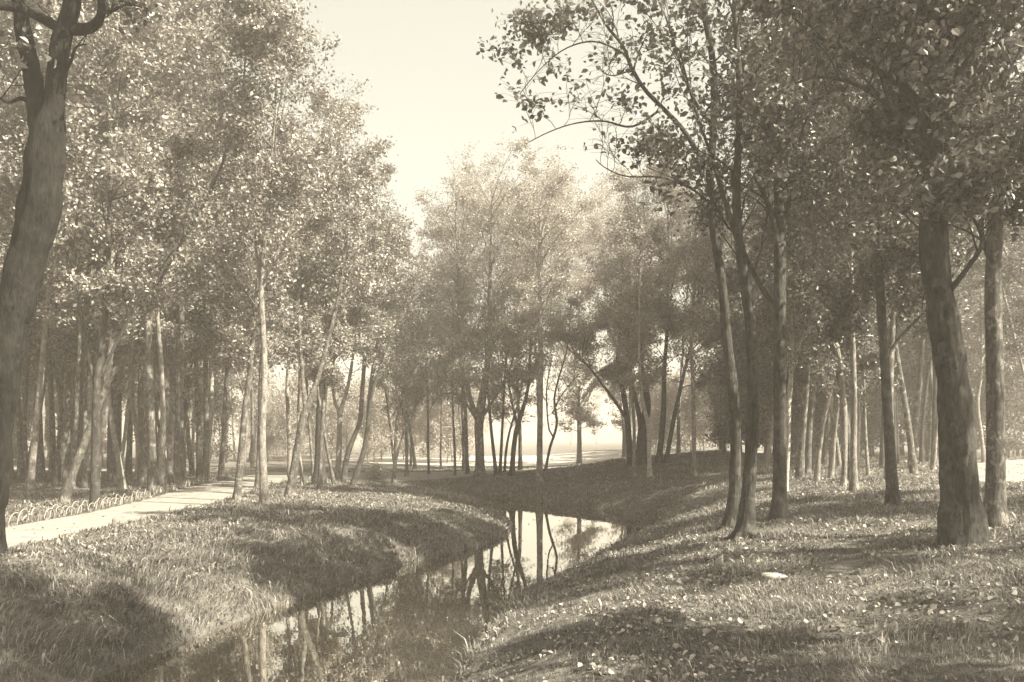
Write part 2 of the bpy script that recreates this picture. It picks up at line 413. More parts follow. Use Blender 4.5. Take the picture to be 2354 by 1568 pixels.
def plant_tree(pm, x, y, sc, rz, label, cat, group, name='tree', tilt=0.0):
    e = empty(name, (x, y, hz(x, y))); e.rotation_euler = (tilt * math.cos(rz * 3), tilt * math.sin(rz * 3), rz); e.scale = (sc, sc, sc)
    obj('trunk', pm[0], e); obj('crown', pm[1], e); tag(e, label, cat, group)
    return e
near_p = [proto(11, 16.5, .115, .26, 2.6, 26, 24000, .135, 1), proto(12, 18, .14, .30, 3.0, 26, 28000, .135, 2), proto(13, 15.5, .09, .34, 2.2, 24, 19000, .135, 1, .06),
          proto(14, 17.5, .125, .22, 2.8, 28, 26000, .135, 3, .04, bm=M_bark_dark), proto(15, 16, .09, .40, 2.3, 22, 18000, .135, 1, .09, bm=M_bark_pale)]
far_p = [proto(21, 17, .13, .24, 3.1, 20, 9000, .19, 1, detail=False, sig=.35), proto(22, 16, .11, .20, 3.3, 20, 9000, .19, 2, .05, detail=False, sig=.35),
         proto(23, 18, .15, .3, 3.4, 20, 9000, .19, 2, detail=False, sig=.35, bm=M_bark_pale)]
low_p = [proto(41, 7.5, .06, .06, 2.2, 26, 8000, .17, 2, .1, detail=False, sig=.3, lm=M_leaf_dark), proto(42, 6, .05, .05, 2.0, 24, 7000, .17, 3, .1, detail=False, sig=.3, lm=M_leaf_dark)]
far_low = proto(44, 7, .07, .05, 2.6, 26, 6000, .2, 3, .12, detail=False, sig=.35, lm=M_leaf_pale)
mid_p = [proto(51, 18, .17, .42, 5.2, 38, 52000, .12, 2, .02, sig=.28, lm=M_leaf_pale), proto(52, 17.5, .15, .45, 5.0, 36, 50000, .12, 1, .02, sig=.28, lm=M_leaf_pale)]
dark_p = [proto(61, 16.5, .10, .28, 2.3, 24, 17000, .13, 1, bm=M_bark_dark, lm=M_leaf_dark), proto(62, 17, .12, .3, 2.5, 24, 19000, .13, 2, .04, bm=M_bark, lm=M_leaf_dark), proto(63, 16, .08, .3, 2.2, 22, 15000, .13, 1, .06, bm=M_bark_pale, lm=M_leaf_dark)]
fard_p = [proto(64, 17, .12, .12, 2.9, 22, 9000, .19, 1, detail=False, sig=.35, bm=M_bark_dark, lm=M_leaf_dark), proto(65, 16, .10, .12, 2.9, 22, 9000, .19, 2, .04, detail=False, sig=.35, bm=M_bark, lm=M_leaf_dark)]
ADJ = {id(p): a for p, a in zip(dark_p + fard_p + near_p + far_p + low_p + mid_p, ['dark single stemmed', 'grey two stemmed', 'pale slim', 'dark trunked', 'grey trunked', 'straight grey barked', 'two stemmed', 'slim', 'dark three stemmed', 'pale leaning', 'single stemmed', 'forked', 'pale barked', 'leafy', 'bushy', 'broad crowned', 'round crowned'])}

# ------------------------------------------------------------------ trees told apart in the photograph
def im(vx, vy, d): return np.array([(vx - 1177) / FPX * d, d, CAMZ - (vy - 1010) / FPX * d])
HERO_XY = []
def hero(label, pts, limbs=(), name='tree', d=None, nleaf=16000, L=.125, spread=2.2, nb=18, t0=.4, limb_t0=.2, limb_nb=8, bm=None, lm=None, seed=1, fine=False,
         side=None, elev=(20, 55), sig=.18, rough=.05, flare=.5, group=None, cat='tree', base=None, dz=0.0, top=.35, ntw=3, nsub=5, sink=.3):
    """pts: trunk centre line and width as seen from the camera, (x, y, width); limbs the same, starting on the trunk"""
    r = np.random.default_rng(seed)
    if base is not None: bx, by, bz = base; dd = by
    elif d is None: bx, by, bz = at(pts[0][0], pts[0][1]); dd = by
    else: dd = d; bx = (pts[0][0] - 1177) / FPX * d; by = d; bz = hz(bx, by)
    def line(q, d0, wob):
        A = np.array([[*im(a, b, d0), wd * d0 / FPX / 2] for a, b, wd in q])
        A = refine(A, False, 5)
        ph = r.uniform(0, 6, 2); t = np.linspace(0, 1, len(A))
        A[:, 1] += wob * np.sin(t * 3 + ph[0]) * t
        return A
    A = line(pts, dd, r.uniform(-.8, .8) + dz)
    A[0, 2] = min(A[0, 2], bz)
    O = np.array([A[0, 0], dd, bz])
    A[:, :3] -= O; A[:, 3] = np.maximum(A[:, 3], .012)
    zz = A[:, 2]; A[:, 3] *= 1 + flare * np.exp(-np.maximum(zz, 0) / (.9 * A[0, 3] + .12))
    A = np.vstack([np.array([A[0, 0], A[0, 1], A[0, 2] - sink, A[0, 3] * 1.15]), A])
    A = resample(A, max(24, len(A)))
    stems = [(A[:, :3], A[:, 3])]
    for k, q in enumerate(limbs):
        B = line(q, dd, r.uniform(-1.2, 1.2)); B[:, :3] -= O
        ST = np.concatenate([p for p, q_ in stems]); j = int(np.argmin(np.linalg.norm(ST[:, [0, 2]] - B[0, [0, 2]], axis=1))); B[:, 1] += ST[j, 1] - B[0, 1]
        B[0, :3] = ST[j]; B[:, 3] = np.maximum(B[:, 3], .01)
        B = resample(B, max(10, len(B))); stems.append((B[:, :3], B[:, 3]))
    polys, An = branch_out(r, stems, [t0] + [limb_t0] * len(limbs), spread, [nb] + [limb_nb] * len(limbs), side=side, elev=elev, top=top, ntw=ntw, nsub=nsub)
    def clear(Pt):
        C_ = np.concatenate([p[::2] for p, q in stems]); keep = np.ones(len(Pt), bool)
        for a0 in range(0, len(Pt), 4000):
            dd_ = np.linalg.norm(Pt[a0:a0 + 4000, None] - C_[None], axis=2).min(1); keep[a0:a0 + 4000] = dd_ > .42
        return Pt[keep]
    roots = []
    if fine and A[1, 3] < .3:
        R0 = A[1, 3]
        for k in range(5):
            a = k * 1.26 + r.uniform(-.3, .3); ln_ = R0 * r.uniform(1.8, 3.0); q = []
            for u in np.linspace(0, 1, 7):
                rx, ry = math.cos(a + u * .4) * (R0 * .5 + ln_ * u), math.sin(a + u * .4) * (R0 * .5 + ln_ * u)
                q.append((A[1, 0] + rx, ry, hz(O[0] + A[1, 0] + rx, O[1] + ry) - O[2] + R0 * .5 * (1 - u) ** 2.2 - .07 * u - .02))
            roots.append((np.array(q), np.linspace(R0 * .28, R0 * .04, 7), 8, 0))
    mains = [(resample(np.c_[p, q], 90)[:, :3], resample(np.c_[p, q], 90)[:, 3] * (1 + .04 * np.sin(np.arange(90) * .55 + seed) + .03 * np.sin(np.arange(90) * 1.3)), 44, rough) if (fine and q[0] > .12) else (p, q, 12, rough) for p, q in stems]
    e = empty(name, tuple(O)); tag(e, label, cat, group)
    obj('trunk', tube_mesh('trunk', mains + roots + polys, bm or M_bark), e)
    if nleaf: obj('crown', leaf_mesh('crown', clear(scatter_leaves(r, An, nleaf, sig)), L, lm or M_leaf, fine, r=r), e)
    HERO_XY.append((O[0], O[1])); return e

# --- left wood
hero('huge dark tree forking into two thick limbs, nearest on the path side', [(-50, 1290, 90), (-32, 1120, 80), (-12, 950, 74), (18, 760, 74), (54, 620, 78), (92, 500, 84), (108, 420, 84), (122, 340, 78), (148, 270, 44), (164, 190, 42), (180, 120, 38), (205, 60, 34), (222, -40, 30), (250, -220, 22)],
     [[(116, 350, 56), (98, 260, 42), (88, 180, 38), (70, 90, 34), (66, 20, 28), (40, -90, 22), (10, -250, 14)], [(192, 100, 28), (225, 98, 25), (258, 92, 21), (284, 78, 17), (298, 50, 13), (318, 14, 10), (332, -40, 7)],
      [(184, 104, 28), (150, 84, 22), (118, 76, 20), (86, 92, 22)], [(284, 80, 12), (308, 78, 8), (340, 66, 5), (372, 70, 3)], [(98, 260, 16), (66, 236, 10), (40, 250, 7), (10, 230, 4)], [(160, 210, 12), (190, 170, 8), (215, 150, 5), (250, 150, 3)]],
     d=14.5, bm=M_bark_shaded, lm=M_leaf_dark, nleaf=3600, L=.13, spread=1.6, nb=5, t0=.86, limb_t0=.7, limb_nb=3, seed=101, fine=True, rough=.07, flare=.3)
hero('dark trunk with pale right edge behind the huge forked tree', [(69, 1127, 16), (84, 950, 14), (93, 820, 13), (101, 700, 12), (112, 500, 10), (120, 250, 7), (125, 60, 4)], bm=M_bark_pale, seed=102, nleaf=11165)
hero('pale straight pole tree far back beside the huge forked tree', [(94, 1078, 10), (99, 960, 9), (100, 800, 8), (108, 600, 7), (120, 420, 4)], bm=M_bark_pale, seed=103, nleaf=4950, L=.12)
hero('dark tree leaning right, left of the crossed pale stems', [(128, 1116, 15), (150, 1020, 14), (165, 950, 13), (182, 900, 11), (205, 800, 9), (240, 650, 7), (262, 480, 4)], bm=M_bark, seed=104, nleaf=9570)
hero('short pale stem standing between the dark leaning trunks', [(165, 1112, 13), (172, 1020, 11), (177, 930, 9), (186, 800, 8), (190, 600, 6), (192, 400, 4)], bm=M_bark_pale, seed=105, nleaf=8772)
hero('long leaning tree whose pale upper stem slants far right', [(146, 1158, 20), (168, 1085, 18), (190, 1020, 17), (215, 950, 15), (240, 875, 13), (268, 830, 11), (293, 787, 10), (326, 693, 9), (400, 560, 7), (470, 440, 7), (520, 330, 6), (552, 230, 5), (566, 120, 3)],
     [[(293, 787, 9), (312, 740, 8), (331, 690, 6), (350, 620, 4)]], bm=M_bark, seed=106, nleaf=12760, t0=.5, spread=2.2)
hero('mottled trunk with pale foot standing next to the hoop fence', [(218, 1172, 21), (219, 1080, 20), (222, 950, 18), (226, 870, 16), (243, 760, 13), (254, 620, 10), (258, 470, 8), (268, 330, 5), (280, 180, 3)],
     [[(224, 900, 10), (205, 800, 9), (196, 700, 8), (192, 560, 6), (196, 420, 4)], [(228, 880, 9), (258, 815, 8), (300, 740, 7), (345, 660, 5), (420, 560, 3)]], bm=M_bark_dark, seed=107, nleaf=17545, t0=.42, limb_t0=.3)
hero('dark upright trunk between the fence tree and the kinked pale tree', [(270, 1097, 14), (275, 980, 13), (278, 850, 12), (285, 700, 9), (292, 500, 6), (300, 300, 3)], bm=M_bark_dark, seed=108, nleaf=9570)
hero('bright pale trunk with a kink half way up', [(316, 1104, 13), (319, 1030, 13), (313, 975, 12), (305, 930, 11), (304, 820, 10), (312, 700, 8), (330, 540, 6), (345, 400, 4)], bm=M_birch, seed=109, nleaf=9570)
hero('thick dark trunk just right of the kinked pale tree', [(331, 1120, 24), (338, 1040, 21), (346, 950, 18), (352, 860, 17), (358, 770, 16), (366, 640, 12), (372, 480, 8), (380, 300, 4)], bm=M_bark, seed=110, nleaf=14355)
hero('thin pale stem leaning right behind the thick dark trunk', [(350, 1082, 9), (358, 1010, 8), (366, 960, 8), (378, 920, 7), (398, 800, 5), (420, 650, 3)], bm=M_birch, seed=111, nleaf=3850, L=.12)
hero('straight tree beside the lawn with its right side lit', [(409, 1108, 22), (411, 1000, 20), (412, 900, 19), (416, 820, 15), (422, 720, 13), (428, 560, 9), (440, 380, 5)],
     [[(408, 960, 7), (385, 910, 5), (362, 872, 3)]], bm=M_bark, seed=112, nleaf=15950)
hero('slim bowed tree behind the lawn', [(443, 1090, 11), (436, 1020, 11), (434, 960, 10), (437, 880, 9), (440, 760, 7), (450, 560, 4)], bm=M_bark, seed=113, nleaf=4950)
hero('pale trunk with knobbly top standing at the path bend', [(472, 1092, 15), (477, 1040, 14), (484, 960, 13), (486, 930, 12), (484, 820, 9), (490, 680, 7), (500, 520, 4)], bm=M_birch, seed=114, nleaf=8772)
hero('slender tree leaning right, rooted on the edge of the path', [(544, 1152, 17), (552, 1080, 16), (560, 1000, 15), (568, 930, 14), (578, 850, 12), (590, 700, 9), (606, 520, 7), (618, 350, 4)], bm=M_bark, seed=115, nleaf=13557)
hero('dark trunk close behind the tall many stemmed tree', [(592, 1126, 14), (596, 1040, 13), (599, 950, 12), (606, 820, 10), (622, 640, 7), (640, 460, 4)], bm=M_bark, seed=116, nleaf=9570)
hero('tall pale tree opening into a fan of thin stems', [(608, 1164, 21), (604, 1080, 18), (600, 990, 17), (603, 900, 15), (603, 820, 14), (599, 740, 13), (597, 660, 12), (605, 560, 9), (618, 420, 7), (630, 330, 6), (640, 220, 4), (648, 60, 2)],
     [[(598, 670, 8), (586, 600, 7), (578, 520, 5), (580, 400, 4), (585, 300, 3)], [(598, 660, 8), (594, 560, 7), (600, 450, 5), (604, 330, 4), (606, 200, 2)], [(600, 670, 7), (620, 610, 6), (640, 560, 5), (680, 480, 3)], [(612, 470, 7), (628, 400, 6), (650, 290, 4), (690, 200, 2)]],
     bm=M_bark_pale, seed=117, nleaf=23925, t0=.5, limb_t0=.25, limb_nb=8, spread=2.3)
hero('leaning trunk forking into two arms, on the grass spit', [(666, 1142, 21), (676, 1080, 19), (688, 1010, 18), (696, 960, 18), (706, 930, 16), (722, 880, 12), (745, 790, 10), (770, 680, 8), (790, 520, 5), (800, 380, 3)],
     [[(700, 945, 14), (697, 910, 12), (690, 880, 10), (680, 760, 8), (676, 620, 5), (680, 450, 3)]], bm=M_bark, seed=118, nleaf=19140, limb_nb=14, t0=0.59)
hero('thin pale stem left of the leaning forked trunk', [(666, 1100, 10), (666, 1010, 10), (664, 940, 9), (662, 880, 8), (668, 740, 7), (672, 600, 5), (676, 440, 3)], bm=M_bark_pale, seed=119, nleaf=7975)
hero('stout ivy clad trunk at the centre of the left wood', [(733, 1116, 28), (735, 1050, 24), (736, 960, 24), (741, 880, 22), (756, 760, 16), (764, 600, 11), (770, 420, 7), (782, 260, 4)], [[(738, 920, 14), (756, 850, 11), (800, 750, 8), (845, 640, 4)]], bm=M_bark_dark, seed=120, nleaf=27115, t0=0.36, limb_nb=14, spread=2.4)
hero('pale pollard like trunk with a short fork', [(776, 1100, 14), (779, 1040, 13), (781, 960, 12), (783, 945, 11), (800, 890, 8), (815, 800, 6), (830, 650, 3)], [[(782, 955, 9), (768, 915, 7), (762, 840, 5), (752, 700, 3)]], bm=M_bark_pale, seed=121, nleaf=11165)
hero('dark leafy stem curving right above the bush', [(790, 1104, 13), (797, 1050, 13), (812, 1005, 12), (826, 970, 11), (832, 900, 10), (842, 780, 8), (858, 620, 6), (868, 470, 3)], bm=M_bark_dark, seed=122, nleaf=17545, t0=0.44, spread=2.0, lm=M_leaf_dark)
hero('dark stem arching right, outermost of the left wood', [(812, 1116, 14), (822, 1080, 13), (835, 1040, 12), (845, 980, 11), (850, 900, 10), (868, 780, 8), (900, 640, 6), (920, 540, 3)], [[(846, 960, 8), (862, 880, 7), (905, 760, 5), (950, 640, 3)]], bm=M_bark_dark, seed=123, nleaf=23925, t0=0.49, spread=2.1, limb_nb=12)
hero('thin multi stemmed tree right of the bush', [(905, 1112, 10), (909, 1060, 9), (912, 980, 8), (925, 900, 6), (945, 800, 4), (965, 700, 3)], [[(907, 1080, 6), (898, 980, 5), (885, 880, 4), (870, 780, 2)], [(908, 1070, 6), (925, 1000, 5), (962, 900, 4), (990, 800, 2)]], bm=M_bark, seed=124, nleaf=14355, t0=0.44, spread=2.0, limb_nb=10)
# --- middle distance
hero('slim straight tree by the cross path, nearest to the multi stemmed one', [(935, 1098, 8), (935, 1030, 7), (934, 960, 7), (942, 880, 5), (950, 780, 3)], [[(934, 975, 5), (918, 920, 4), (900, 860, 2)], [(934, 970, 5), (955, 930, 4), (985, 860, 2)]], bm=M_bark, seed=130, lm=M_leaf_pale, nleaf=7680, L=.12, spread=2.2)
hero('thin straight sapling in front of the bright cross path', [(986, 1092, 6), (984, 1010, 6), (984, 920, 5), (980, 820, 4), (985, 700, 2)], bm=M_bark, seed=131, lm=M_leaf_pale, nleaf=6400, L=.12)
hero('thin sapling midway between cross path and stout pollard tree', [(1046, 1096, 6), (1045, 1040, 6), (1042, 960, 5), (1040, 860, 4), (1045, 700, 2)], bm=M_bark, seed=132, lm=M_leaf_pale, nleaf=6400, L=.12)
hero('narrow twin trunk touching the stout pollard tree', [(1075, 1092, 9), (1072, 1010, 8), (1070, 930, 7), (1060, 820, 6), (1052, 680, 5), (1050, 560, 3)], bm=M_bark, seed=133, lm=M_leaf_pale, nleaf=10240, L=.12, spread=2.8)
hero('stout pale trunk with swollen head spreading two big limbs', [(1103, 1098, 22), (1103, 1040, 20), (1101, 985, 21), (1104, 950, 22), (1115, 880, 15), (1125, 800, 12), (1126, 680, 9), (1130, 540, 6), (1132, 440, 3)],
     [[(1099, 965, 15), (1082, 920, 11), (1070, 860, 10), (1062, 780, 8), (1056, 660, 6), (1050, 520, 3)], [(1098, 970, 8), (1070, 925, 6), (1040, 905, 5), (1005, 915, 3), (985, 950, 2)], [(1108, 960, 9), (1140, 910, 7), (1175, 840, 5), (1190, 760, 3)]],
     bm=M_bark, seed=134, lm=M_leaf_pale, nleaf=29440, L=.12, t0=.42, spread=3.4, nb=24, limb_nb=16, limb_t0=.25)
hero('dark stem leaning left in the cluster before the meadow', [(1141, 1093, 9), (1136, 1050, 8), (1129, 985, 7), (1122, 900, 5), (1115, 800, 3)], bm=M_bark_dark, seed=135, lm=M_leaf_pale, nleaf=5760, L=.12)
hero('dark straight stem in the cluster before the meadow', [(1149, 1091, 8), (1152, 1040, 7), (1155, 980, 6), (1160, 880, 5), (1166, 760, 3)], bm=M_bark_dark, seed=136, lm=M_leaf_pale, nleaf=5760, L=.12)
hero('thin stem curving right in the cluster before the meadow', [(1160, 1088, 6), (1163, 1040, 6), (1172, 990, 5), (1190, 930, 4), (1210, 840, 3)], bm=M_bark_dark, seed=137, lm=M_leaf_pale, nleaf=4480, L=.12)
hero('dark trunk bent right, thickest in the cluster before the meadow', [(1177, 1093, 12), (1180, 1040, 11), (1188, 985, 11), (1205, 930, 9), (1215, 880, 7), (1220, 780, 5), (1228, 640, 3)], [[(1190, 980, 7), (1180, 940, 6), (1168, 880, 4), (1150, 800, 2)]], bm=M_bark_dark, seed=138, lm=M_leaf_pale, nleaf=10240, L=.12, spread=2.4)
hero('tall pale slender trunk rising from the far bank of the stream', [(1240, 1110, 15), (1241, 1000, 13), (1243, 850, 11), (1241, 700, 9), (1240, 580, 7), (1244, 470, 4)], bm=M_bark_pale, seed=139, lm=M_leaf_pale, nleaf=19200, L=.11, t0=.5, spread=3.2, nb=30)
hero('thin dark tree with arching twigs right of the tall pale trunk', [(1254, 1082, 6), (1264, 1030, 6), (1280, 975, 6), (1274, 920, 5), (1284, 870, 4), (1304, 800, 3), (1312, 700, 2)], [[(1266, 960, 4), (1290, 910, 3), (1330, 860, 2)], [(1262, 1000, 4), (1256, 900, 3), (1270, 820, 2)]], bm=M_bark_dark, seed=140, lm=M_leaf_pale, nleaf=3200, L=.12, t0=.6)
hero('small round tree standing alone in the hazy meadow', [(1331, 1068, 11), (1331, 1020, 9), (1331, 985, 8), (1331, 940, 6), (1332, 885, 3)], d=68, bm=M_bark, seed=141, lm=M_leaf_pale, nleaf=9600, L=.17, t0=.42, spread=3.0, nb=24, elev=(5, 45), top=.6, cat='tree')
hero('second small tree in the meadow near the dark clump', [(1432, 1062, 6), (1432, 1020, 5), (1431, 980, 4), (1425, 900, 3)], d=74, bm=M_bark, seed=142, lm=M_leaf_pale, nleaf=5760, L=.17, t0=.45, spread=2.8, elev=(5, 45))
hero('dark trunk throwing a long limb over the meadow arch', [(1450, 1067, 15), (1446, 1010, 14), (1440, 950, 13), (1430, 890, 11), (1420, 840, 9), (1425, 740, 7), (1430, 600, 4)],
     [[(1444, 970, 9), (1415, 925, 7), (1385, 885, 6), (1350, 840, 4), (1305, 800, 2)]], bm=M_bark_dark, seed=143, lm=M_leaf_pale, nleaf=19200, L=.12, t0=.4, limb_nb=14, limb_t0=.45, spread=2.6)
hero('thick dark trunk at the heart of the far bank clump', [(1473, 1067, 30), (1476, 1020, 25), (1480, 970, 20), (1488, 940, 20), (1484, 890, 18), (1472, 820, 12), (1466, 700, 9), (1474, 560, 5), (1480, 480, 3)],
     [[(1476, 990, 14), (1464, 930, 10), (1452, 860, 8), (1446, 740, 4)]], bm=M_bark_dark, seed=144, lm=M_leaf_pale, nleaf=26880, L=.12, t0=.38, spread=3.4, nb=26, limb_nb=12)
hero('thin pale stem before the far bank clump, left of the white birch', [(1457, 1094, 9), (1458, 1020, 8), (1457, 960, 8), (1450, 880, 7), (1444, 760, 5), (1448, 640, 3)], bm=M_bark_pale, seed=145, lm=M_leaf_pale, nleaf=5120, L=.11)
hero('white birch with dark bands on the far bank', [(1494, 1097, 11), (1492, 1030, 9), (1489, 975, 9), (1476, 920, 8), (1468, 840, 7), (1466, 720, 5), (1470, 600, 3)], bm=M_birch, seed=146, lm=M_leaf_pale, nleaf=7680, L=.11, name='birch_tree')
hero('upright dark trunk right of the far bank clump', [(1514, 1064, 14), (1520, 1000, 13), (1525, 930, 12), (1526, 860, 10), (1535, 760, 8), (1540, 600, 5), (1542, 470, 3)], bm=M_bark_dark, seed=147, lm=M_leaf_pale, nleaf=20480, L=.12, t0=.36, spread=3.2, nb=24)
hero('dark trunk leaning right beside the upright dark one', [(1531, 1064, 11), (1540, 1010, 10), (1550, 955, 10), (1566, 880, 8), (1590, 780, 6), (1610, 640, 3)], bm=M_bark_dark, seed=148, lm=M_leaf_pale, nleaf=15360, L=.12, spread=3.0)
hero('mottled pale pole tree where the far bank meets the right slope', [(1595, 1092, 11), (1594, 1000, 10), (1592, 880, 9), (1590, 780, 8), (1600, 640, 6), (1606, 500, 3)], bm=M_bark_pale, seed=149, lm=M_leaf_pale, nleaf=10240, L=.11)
# --- right hand wood
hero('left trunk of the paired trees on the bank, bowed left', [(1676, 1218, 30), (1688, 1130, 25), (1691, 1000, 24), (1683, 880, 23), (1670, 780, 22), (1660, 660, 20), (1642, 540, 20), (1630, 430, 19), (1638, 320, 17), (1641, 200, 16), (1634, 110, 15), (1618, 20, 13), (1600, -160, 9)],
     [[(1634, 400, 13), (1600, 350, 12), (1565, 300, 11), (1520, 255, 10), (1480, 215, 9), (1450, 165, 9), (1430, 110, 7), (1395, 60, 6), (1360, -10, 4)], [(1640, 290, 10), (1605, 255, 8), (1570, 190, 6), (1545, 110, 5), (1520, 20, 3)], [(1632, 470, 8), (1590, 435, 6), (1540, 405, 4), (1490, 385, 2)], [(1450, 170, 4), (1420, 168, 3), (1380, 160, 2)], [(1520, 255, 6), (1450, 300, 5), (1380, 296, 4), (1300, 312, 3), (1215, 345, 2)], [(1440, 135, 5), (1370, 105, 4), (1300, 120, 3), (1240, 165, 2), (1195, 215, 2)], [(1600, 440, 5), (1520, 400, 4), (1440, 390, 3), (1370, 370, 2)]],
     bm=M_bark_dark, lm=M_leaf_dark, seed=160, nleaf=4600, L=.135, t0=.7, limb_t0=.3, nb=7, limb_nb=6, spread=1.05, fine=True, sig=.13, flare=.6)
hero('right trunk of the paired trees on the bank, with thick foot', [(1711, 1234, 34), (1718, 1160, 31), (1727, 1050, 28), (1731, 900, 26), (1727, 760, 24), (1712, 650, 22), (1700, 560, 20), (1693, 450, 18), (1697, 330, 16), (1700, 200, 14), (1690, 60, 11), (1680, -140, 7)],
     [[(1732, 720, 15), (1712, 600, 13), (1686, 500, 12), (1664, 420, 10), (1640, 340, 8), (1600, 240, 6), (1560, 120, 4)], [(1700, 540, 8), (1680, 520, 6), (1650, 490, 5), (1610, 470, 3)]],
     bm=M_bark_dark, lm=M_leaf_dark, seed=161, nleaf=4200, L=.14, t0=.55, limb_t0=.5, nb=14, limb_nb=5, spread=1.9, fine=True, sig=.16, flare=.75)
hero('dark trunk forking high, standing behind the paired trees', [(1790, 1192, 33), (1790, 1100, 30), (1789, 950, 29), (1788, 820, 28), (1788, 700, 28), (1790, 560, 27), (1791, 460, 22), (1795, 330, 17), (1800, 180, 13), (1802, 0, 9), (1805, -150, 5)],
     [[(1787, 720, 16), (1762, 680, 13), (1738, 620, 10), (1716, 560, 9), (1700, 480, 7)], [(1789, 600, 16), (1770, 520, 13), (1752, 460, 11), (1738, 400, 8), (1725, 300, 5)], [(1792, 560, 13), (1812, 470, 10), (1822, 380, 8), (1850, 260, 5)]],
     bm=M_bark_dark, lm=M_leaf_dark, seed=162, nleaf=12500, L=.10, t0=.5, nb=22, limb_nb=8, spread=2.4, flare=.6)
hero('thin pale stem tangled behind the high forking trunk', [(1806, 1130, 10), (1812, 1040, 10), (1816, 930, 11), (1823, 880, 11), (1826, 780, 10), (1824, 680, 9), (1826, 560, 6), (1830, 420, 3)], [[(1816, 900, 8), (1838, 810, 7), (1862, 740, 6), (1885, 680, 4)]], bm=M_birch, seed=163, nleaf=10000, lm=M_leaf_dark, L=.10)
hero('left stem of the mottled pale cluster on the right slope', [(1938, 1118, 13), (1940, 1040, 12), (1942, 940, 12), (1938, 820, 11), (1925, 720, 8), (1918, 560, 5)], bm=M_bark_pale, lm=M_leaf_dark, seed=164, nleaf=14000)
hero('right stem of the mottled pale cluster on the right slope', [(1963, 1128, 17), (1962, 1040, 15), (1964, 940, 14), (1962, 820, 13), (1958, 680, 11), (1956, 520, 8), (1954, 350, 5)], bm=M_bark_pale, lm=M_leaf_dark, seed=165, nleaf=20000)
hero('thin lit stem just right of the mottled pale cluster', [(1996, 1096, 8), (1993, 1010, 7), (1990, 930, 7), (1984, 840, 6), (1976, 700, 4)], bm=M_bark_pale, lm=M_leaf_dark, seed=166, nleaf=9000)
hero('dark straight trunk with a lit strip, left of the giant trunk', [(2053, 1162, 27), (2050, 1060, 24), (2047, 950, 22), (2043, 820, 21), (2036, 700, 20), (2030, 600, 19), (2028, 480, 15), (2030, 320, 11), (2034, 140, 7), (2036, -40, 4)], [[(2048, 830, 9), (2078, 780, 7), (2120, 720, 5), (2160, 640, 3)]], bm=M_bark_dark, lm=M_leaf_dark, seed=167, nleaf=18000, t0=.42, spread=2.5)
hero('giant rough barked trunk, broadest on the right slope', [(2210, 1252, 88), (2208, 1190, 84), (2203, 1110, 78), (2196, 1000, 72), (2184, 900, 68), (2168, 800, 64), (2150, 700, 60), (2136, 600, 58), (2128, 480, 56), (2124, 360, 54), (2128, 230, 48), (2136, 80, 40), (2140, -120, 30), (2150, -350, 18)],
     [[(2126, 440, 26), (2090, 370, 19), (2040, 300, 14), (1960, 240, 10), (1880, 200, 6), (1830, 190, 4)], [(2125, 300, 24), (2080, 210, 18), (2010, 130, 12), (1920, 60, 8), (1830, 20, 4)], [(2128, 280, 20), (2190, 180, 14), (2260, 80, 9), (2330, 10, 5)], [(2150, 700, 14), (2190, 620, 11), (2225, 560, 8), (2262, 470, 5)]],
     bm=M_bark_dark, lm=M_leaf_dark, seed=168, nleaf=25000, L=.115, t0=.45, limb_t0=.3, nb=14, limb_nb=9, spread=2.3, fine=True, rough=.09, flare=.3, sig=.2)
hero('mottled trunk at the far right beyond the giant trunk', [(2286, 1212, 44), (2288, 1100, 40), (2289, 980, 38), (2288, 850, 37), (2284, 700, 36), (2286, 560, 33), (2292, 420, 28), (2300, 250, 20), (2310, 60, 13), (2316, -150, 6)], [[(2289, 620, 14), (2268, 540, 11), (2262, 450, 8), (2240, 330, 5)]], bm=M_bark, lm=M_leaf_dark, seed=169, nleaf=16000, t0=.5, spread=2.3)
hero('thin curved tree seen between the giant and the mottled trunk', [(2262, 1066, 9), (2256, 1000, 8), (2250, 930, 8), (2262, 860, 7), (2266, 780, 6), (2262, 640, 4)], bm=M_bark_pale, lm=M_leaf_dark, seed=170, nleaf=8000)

# ------------------------------------------------------------------ woods behind and beside
placed = list(HERO_XY)
def ok(x, y, dmin, pm=.6):
    if any((x - a) ** 2 + (y - b) ** 2 < dmin * dmin for a, b in placed): return False
    A = np.array([x]), np.array([y])
    if path_mask(*A)[0] < pm: return False
    if seg_dist(A[0], A[1], SP, True)[0][0] < 1.0: return False
    return True
def wood(n, region, dmin, protos, label, group, sc=(.85, 1.15), seed=1, name='tree', cat='tree', pm=.6, tries=4000):
    r = random.Random(seed); k = 0
    for _ in range(tries):
        if k >= n: break
        p = region(r)
        if p is None or not ok(p[0], p[1], dmin, pm): continue
        x, y = p; placed.append((x, y)); k += 1
        pr = r.choice(protos); plant_tree(pr, x, y, r.uniform(*sc), r.uniform(0, 6.28), ADJ[id(pr)] + ' ' + label, cat, group, name, r.uniform(0, .05))
def polar(r, v0, v1, d0, d1, cond=lambda x, y: True):
    y = math.sqrt(r.uniform(d0 * d0, d1 * d1)); x = (r.uniform(v0, v1) - 1177) / FPX * y
    return (x, y) if cond(x, y) else None
wood(48, lambda r: polar(r, -120, 640, 33, 54), 1.5, near_p, 'tree in the front ranks of the wood left of the stream', 'front trees of the left wood', (.95, 1.3), seed=31)
wood(5, lambda r: polar(r, 640, 780, 34, 50), 1.5, near_p, 'tree at the open edge of the wood left of the stream', 'edge trees of the left wood', (.8, .95), seed=39)
wood(12, lambda r: polar(r, 120, 600, 31, 46), 1.3, [near_p[0], near_p[2], near_p[4]], 'tall tree rising above the front ranks of the left wood', 'tall trees of the left wood', (1.25, 1.45), seed=42)
